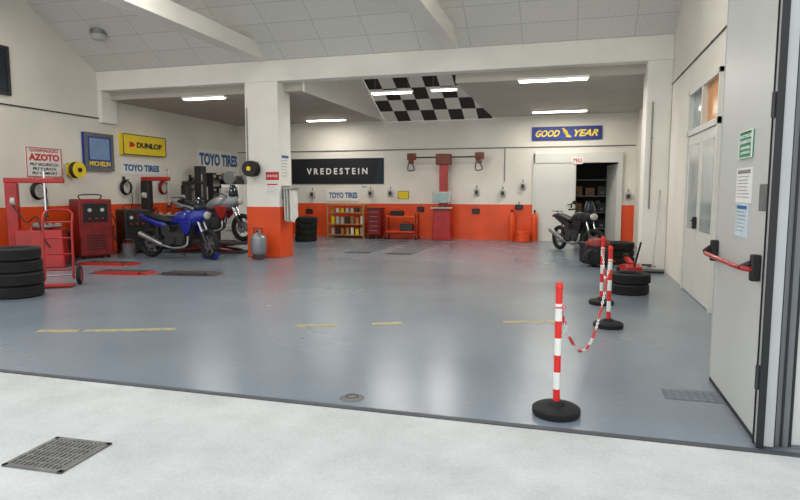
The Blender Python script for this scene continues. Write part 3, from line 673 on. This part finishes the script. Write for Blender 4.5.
c,w,h=ls(120,161.5,161,175); sign('advertising_sign','white sign with blue lettering below the yellow one',c,pi/2,w,h,signwhite,[('TOYO TIRES',w*.86,h*.5,0,0,toyoblue,.05)],th=.02)
c,w,h=ls(197,150.5,238,170); sign('advertising_sign','long white sign with large blue lettering on the side wall',c,pi/2,w,h,signwhite,[('TOYO TIRES',w*.92,h*.62,0,0,toyoblue,.05)],th=.02)
c,w,h=ls(82,133.5,111,171)
e=sign('advertising_sign','square blue sign in a grey frame on the side wall',c,pi/2,w,h,signblue,[('MICHELIN',w*.72,h*.13,0,-h*.31,yellow,.04)],th=.08,border=mgrey,bw=.09)
B().bb((-w*.34,-.087,-h*.2),(w*.34,-.081,h*.36)).obj('pale_panel',mat('pale_blue',(120,150,190),.5),e)
c,w,h=ls(25.5,148,61,177)
sign('advertising_sign','white board with red lettering about nitrogen inflation',c,pi/2,w,h,signwhite,[('GONFIAGGIO',w*.8,h*.11,0,h*.4,signred),('AZOTO',w*.86,h*.24,0,h*.17,signred,.05),('PIU\' SICUREZZA',w*.8,h*.1,0,-h*.07,black),('PIU\' DURATA',w*.66,h*.1,0,-h*.22,black),('PIU\' COMFORT',w*.7,h*.1,0,-h*.37,black)],th=.02,border=signred,bw=.015)
def reel(c,rz,label,m=yellow,R=.2,m2=black):
    e=thing('cable_reel',label,'cable reel',c,rz)
    b=B(); b.lathe([(0,-.1),(R,-.1),(R,-.08),(R*.6,-.07),(R*.6,.07),(R,.08),(R,.1),(0,.1)],(0,-.17,0),(0,1,0),28); b.obj('drum',m,e)
    B().torus((0,-.17,0),R*.75,.05,(0,1,0),seg=26,ps=10).obj('cable',black,e)
    B().cyl((0,-.29,0),(0,-.26,0),R*.3).obj('hub',m2,e)
    B().bb((-.05,-.17,-.06),(.05,0,.06)).bb((-.08,-.02,-.15),(.08,0.002,.15)).obj('bracket',dgrey,e)
c=OX(70,170,XL); reel(c,pi/2,'round yellow and black cable reel on the side wall',R=.18)
c=OY(255,169,YP); reel(c,0,'round black cable reel with yellow hub on the column',black,.17,yellow)
c,w,h=onwall('B',266,172,279,180,YP); sign('safety_sign','small red safety sign on the column',c,0,w,h,signred,[('ESTINTORE',w*.8,h*.3,0,0,signwhite)],th=.01)
c,w,h=onwall('B',266,183,279,196,YP); notice(c,w,h,0,'white notice with red heading on the column',5,signred)
notice((-6.2,YP+.3,2.0),.42,.6,pi/2,'blue and white notice on the column side',6)
e=thing('paper_towel_holder','white paper towels hanging from a wall bracket on the column','paper towels',(-6.2,YP+.3,1.2),pi/2)
b=B(); b.bb((-.2,-.24,.32),(.2,.001,.35)); b.bb((-.2,-.02,.1),(.2,0.001,.4)); b.obj('bracket',steel,e)
for k in range(3):
    B().prism([(-.18,-.04-k*.07,.33),(.18,-.04-k*.07,.33),(.17,-.06-k*.07,-.4+.05*k),(.06,-.05-k*.07,-.36),(-.05,-.07-k*.07,-.42),(-.17,-.05-k*.07,-.38)],(0,-.02,0)).obj('towel',cloth,e)
p=G(260,259); e=thing('pressure_tank','grey steel pressure tank standing by the orange column base','tank',(p.x,p.y-.05,0))
B().lathe([(0,.08),(.1,.08),(.16,.13),(.175,.2),(.175,.44),(.16,.5),(.1,.55),(.04,.57),(.04,.62),(0,.62)],seg=26).obj('vessel',silver,e)
B().torus((0,0,.05),.14,.02,seg=24,ps=8).cyl((0,0,.03),(0,0,.1),.12).obj('foot_ring',dgrey,e)
b=B(); b.tube([(-.1,0,.53),(-.1,0,.68),(.1,0,.68),(.1,0,.53)],.014,smooth=False); b.cyl((0,0,.6),(0,-.08,.64),.02); b.obj('carry_handle',dgrey,e)
e=thing('metal_cabinet','narrow white metal cabinet behind the motorcycles','cabinet',(-9.0,14.75,0))
B().bb((-.3,-.25,0),(.3,.25,1.65)).obj('body',signwhite,e,bevel=.01)
for z in (.05,.58,1.1):
    dd=B().bb((-.27,-.27,z),(.27,-.24,z+.48)).obj('drawer',lgrey,e,bevel=.005); B().bb((-.1,-.29,z+.35),(.1,-.26,z+.37)).obj('handle',steel,dd)
e=thing('grinding_machine','black and silver grinding machine on the white cabinet','machine',(-9.0,14.75,1.651))
b=B(); b.box((0,0,.12),(.4,.3,.24)); b.obj('motor_case',dgrey,e,bevel=.03); B().lathe([(0,-.05),(.17,-.05),(.17,.05),(0,.05)],(0,-.2,.18),(0,1,0),26).obj('guard_disc',silver,e); B().cyl((.1,0,.2),(.1,0,.32),.05).obj('filter',lgrey,e)
e=thing('shelf_rack','dark wall rack with parts boxes on the side wall','shelf',(XL,17.1,1.0),pi/2)
for z in (0,.4,.8): B().bb((-.9,-.32,z),(.9,0.001,z+.02)).obj('shelf_board',dgrey,e)
for sx in (-.9,0,.9): B().bb((sx-.015,-.32,-.05),(sx+.015,0.001,.85)).obj('upright',dgrey,e)
random.seed(8)
for z in (1.021,1.421,1.821):
    for k in range(6):
        yy=16.34+k*.29+(.0 if k<3 else .04); hh=.12+.12*random.random(); ww=.2
        bx=thing('parts_box','small parts box on the wall rack','box',(XL+.17,yy,z),pi/2,'parts boxes on the wall rack')
        cm=random.choice([card,black,dred,black,mgrey,dgrey,black]); B().bb((-ww/2,-.13,0),(ww/2,.13,hh)).obj('carton',cm,bx,bevel=.005); B().bb((-.06,-.134,hh*.3),(.06,-.13,hh*.65)).obj('paper_label',lgrey,bx)
e=thing('shelf_rack','grey metal shelving in the dim storeroom','shelf',(.55,19.7,0))
for z in (.3,.8,1.3,1.8): B().bb((-.6,-.2,z),(.6,.2,z+.02)).obj('shelf_board',grey,e)
for sx in (-.6,.6): 
    for sy in (-.2,.2): B().bb((sx-.02,sy-.02,0),(sx+.02,sy+.02,2.1)).obj('leg',grey,e)
for z in (.321,.821,1.321):
    for k in range(3):
        bx=thing('parts_box','dark carton on the storeroom shelf','box',(.15+k*.36,19.68,z),0,'cartons on the storeroom shelf'); B().bb((-.13,-.12,0),(.13,.12,.2+.1*random.random())).obj('carton',random.choice([black,dgrey,card]),bx,bevel=.005); B().bb((-.05,-.124,.05),(.05,-.12,.13)).obj('paper_label',mgrey,bx)
def platform(loc,rz,L,W,label,ramp=red,group=None):
    e=thing('lift_platform',label,'vehicle lift',loc,rz,group); T=.035
    B().bb((-L/2,-W/2,0),(L/2,W/2,T)).obj('deck',plate,e,bevel=.006)
    for s in (-1,1): B().prism([(s*(L/2-.005),-W/2,0),(s*(L/2+.18),-W/2,0),(s*(L/2-.005),-W/2,T)],(0,W,0)).obj('ramp',ramp if s>0 else plate,e)
    B().bb((-L/2,-W/2-.05,0),(L/2,-W/2-.001,T+.02)).obj('edge_strip',ramp,e)
    b=B()
    for k in range(int(L/.12)): b.bb((-L/2+.05+k*.12,-W/2+.03,T-.005),(-L/2+.07+k*.12,W/2-.03,T+.004))
    b.obj('tread_ribs',dgrey,e)
p=G(108,264); platform((p.x,p.y,0),math.radians(8),.95,.4,'low dark lift platform with red edge strip')
p=G(124,273); platform((p.x,p.y,0),math.radians(8),.85,.36,'thin dark lift platform with red edge strip')
p=G(190,274); platform((p.x,p.y,0),math.radians(8),.8,.36,'thin dark lift platform before the blue motorcycle',plate)
for k,px in enumerate((378,418)):
    p=G(px,247); e=thing('lift_platform','flush steel alignment runway in the floor','vehicle lift',(p.x,15.4,0),0,'alignment runways')
    B().bb((-.3,-1.8,0),(.3,1.8,.012)).obj('deck',mat('runway_paint',(98,105,112),.4,var=.2),e); B().bb((-.3,-2.0,0),(.3,-1.8,.008)).obj('ramp',dgrey,e)
# right side clutter
p=G(625,276); e=thing('trolley_jack','red hydraulic trolley jack behind the tyres','jack',(p.x+.1,p.y+.25,0),math.radians(100))
B().prism([(-.3,-.13,.05),(.3,-.13,.05),(.3,-.13,.14),(-.1,-.13,.2),(-.3,-.13,.16)],(0,.26,0)).obj('chassis',red,e,bevel=.01)
B().prism([(-.1,-.04,.15),(.3,-.04,.25),(.3,-.04,.3),(-.1,-.04,.22)],(0,.08,0)).obj('lift_arm',red,e); B().cyl((.3,0,.28),(.3,0,.34),.05).obj('saddle',black,e)
B().cyl((-.25,0,.15),(-.6,0,.62),.016).obj('handle',black,e)
for sx in (-.24,.24):
    for sy in (-.15,.15): B().cyl((sx,sy-.02,.05),(sx,sy+.02,.05),.05).obj('wheel',black,e)
e=thing('workshop_vacuum','black drum vacuum with dark red lid near the column','vacuum cleaner',(.5,12.35,0))
B().lathe([(0,.06),(.19,.06),(.22,.1),(.22,.42),(0,.42)],seg=24).obj('drum',black,e); B().lathe([(.23,.42),(.23,.46),(.17,.54),(0,.57)],seg=24).obj('lid',dred,e)
B().tube([(0,-.2,.3),(-.15,-.3,.35),(-.3,-.2,.15),(-.2,.1,.05),(.1,-.3,.03)],.02).obj('hose',dgrey,e)
for a in (0,2,4): B().sph((.16*math.cos(a),.16*math.sin(a),.03),.03).obj('caster',black,e)
for j,(xx,yy,zz) in enumerate(((.96,12.95,0),(.95,12.96,.151),(.95,12.94,.302))):
    d=dup(t2,(xx,yy,zz)); d['label']='black tyre lying flat behind the column'
e=thing('tool_case','black tool case standing among the tyres','toolbox',(.45,13.15,0),.5)
B().bb((-.26,-.13,0),(.26,.13,.42)).obj('body',black,e,bevel=.02); B().tube([(-.1,0,.42),(-.1,0,.49),(.1,0,.49),(.1,0,.42)],.012).obj('handle',dgrey,e); B().bb((-.05,-.14,.25),(.05,-.13,.32)).obj('latch',steel,e)
p=G(650,268); e=thing('storage_case','small grey plastic case on the floor by the column','case',(p.x-.05,p.y-.3,0),.2); B().bb((-.17,-.1,0),(.17,.1,.09)).obj('body',lgrey,e,bevel=.02); B().bb((-.17,-.1,.09),(.17,.1,.12)).obj('lid',dgrey,e,bevel=.012); B().tube([(-.06,-.1,.08),(-.06,-.13,.08),(.06,-.13,.08),(.06,-.1,.08)],.008).obj('handle',black,e)
e=thing('floor_squeegee','long-handled floor squeegee leaning on the column','squeegee',(1.42,YP-.4,0))
B().cyl((0,0,.06),(.12,.385,1.5),.013).obj('handle',lgrey,e); B().box((0,0,.06),(.4,.03,.04)).obj('blade_holder',grey,e); B().box((0,0,.02),(.4,.008,.04)).obj('rubber_blade',black,e)
def conduit(pts,label,r=.014,m=grey):
    e=thing('conduit_pipe',label,'pipe',pts[0]); o=Vector(pts[0]); P=[Vector(q)-o for q in pts]
    B().tube(P,r,smooth=False).obj('pipe',m,e)
    for i in range(len(P)-1):
        L=(P[i+1]-P[i]).length
        for k in range(1,int(L/1.5)+2):
            q=P[i].lerp(P[i+1],k/(int(L/1.5)+2)); B().sph(q,r*1.4).obj('pipe_clip',m,e)
conduit([(XL+.02,YB-.018,2.75),(-1.3,YB-.018,2.75)],'grey conduit running along the rear wall',m=mgrey)
conduit([(-1.3,YB-.018,2.75),(1.66,YB-.018,2.75)],'grey conduit running above the rear door',m=mgrey)
c=OY(505,150,YB-.03); conduit([(c.x,YB-.016,2.73),(c.x,YB-.016,1.75)],'vertical grey conduit drop on the rear wall')
conduit([(XL+.018,5,3.2),(XL+.018,YP,3.2)],'grey cable run along the side wall',m=dgrey)
conduit([(-6.95,YP-.016,3.3),(-6.95,YP-.016,2.0)],'grey conduit on the column face')
conduit([(1.36,YP-.016,3.1),(1.36,YP-.016,1.15)],'grey conduit on the side column')
conduit([(XR-.012,YP,3.4),(XR-.012,5.5,3.4)],'thin cable along the side wall',m=dgrey,r=.01)
# ---------------------------------------------------------------- lights
def tube_light(c,L,label,power,on=True,rot=0,drop=0):
    e=thing('ceiling_light',label,'ceiling light',c,rot,'tube lights')
    B().bb((-L/2,-.09,-.05),(L/2,.09,0)).obj('housing',signwhite,e,bevel=.01)
    B().bb((-L/2+.04,-.07,-.075),(L/2-.04,.07,-.045)).obj('tube',tubeem,e)
    if drop:
        for s in (-1,1): B().cyl((s*L*.4,0,-.01),(s*L*.4,0,drop),.006,seg=6).obj('suspension_rod',grey,e)
    if power:
        ld=bpy.data.lights.new('tube_lamp','AREA'); ld.shape='RECTANGLE'; ld.size=L; ld.size_y=.25; ld.energy=power; ld.color=(1,.95,.87)
        lo=bpy.data.objects.new('tube_lamp',ld); COL.objects.link(lo); lo.parent=e; lo.location=(0,0,-.1)
def lp(px0,px1,py,z):
    a=G(px0,py,z); b_=G(px1,py,z); return (a+b_)/2,(a-b_).length
def roofz(y): return zA+slope*(yA-y)
for (a,b_,py,z,dr,pw) in ((180,228,96,CZ,0,25),(310,352,120,CZ,0,26),(370,413,90.5,3.78,1,48),(430,458,87.5,3.9,1,48),(518,588,77,CZ,0,46),(532,587,109.5,CZ,0,42)):
    c,L=lp(a,b_,py,z); c.y=min(c.y,YB-.2)
    if py==120: c.y=17.2
    tube_light((c.x,c.y,z),min(L,2.2),'glowing white fluorescent tube light',pw,drop=(roofz(c.y)-z+.02) if dr else 0)
for x in (-9,-5,-.8):  # tube fixtures added above the view to brighten the interior
    tube_light((x,7.2,5.3),1.6,'added fill tube light under the roof, out of view',88,drop=.55)
e=thing('ceiling_lamp','round bulkhead lamp on the roof lining','ceiling light',(-9.9,11.0,4.82)); B().lathe([(0,-.12),(.12,-.1),(.16,-.03),(.17,0)],seg=22).obj('lamp_bowl',lgrey,e); B().cyl((0,0,-.01),(0,0,.1),.17).obj('base',grey,e)
w=bpy.data.worlds.new('world'); S.world=w; w.use_nodes=True; nt=w.node_tree; bg=nt.nodes['Background']
tc=nt.nodes.new('ShaderNodeTexCoord'); sp=nt.nodes.new('ShaderNodeSeparateXYZ'); r=nt.nodes.new('ShaderNodeValToRGB')
nt.links.new(tc.outputs['Generated'],sp.inputs[0]); nt.links.new(sp.outputs['Z'],r.inputs['Fac'])
r.color_ramp.elements[0].color=(.95,.95,.94,1); r.color_ramp.elements[1].color=(.86,.93,1,1)
nt.links.new(r.outputs['Color'],bg.inputs['Color']); bg.inputs['Strength'].default_value=1.62
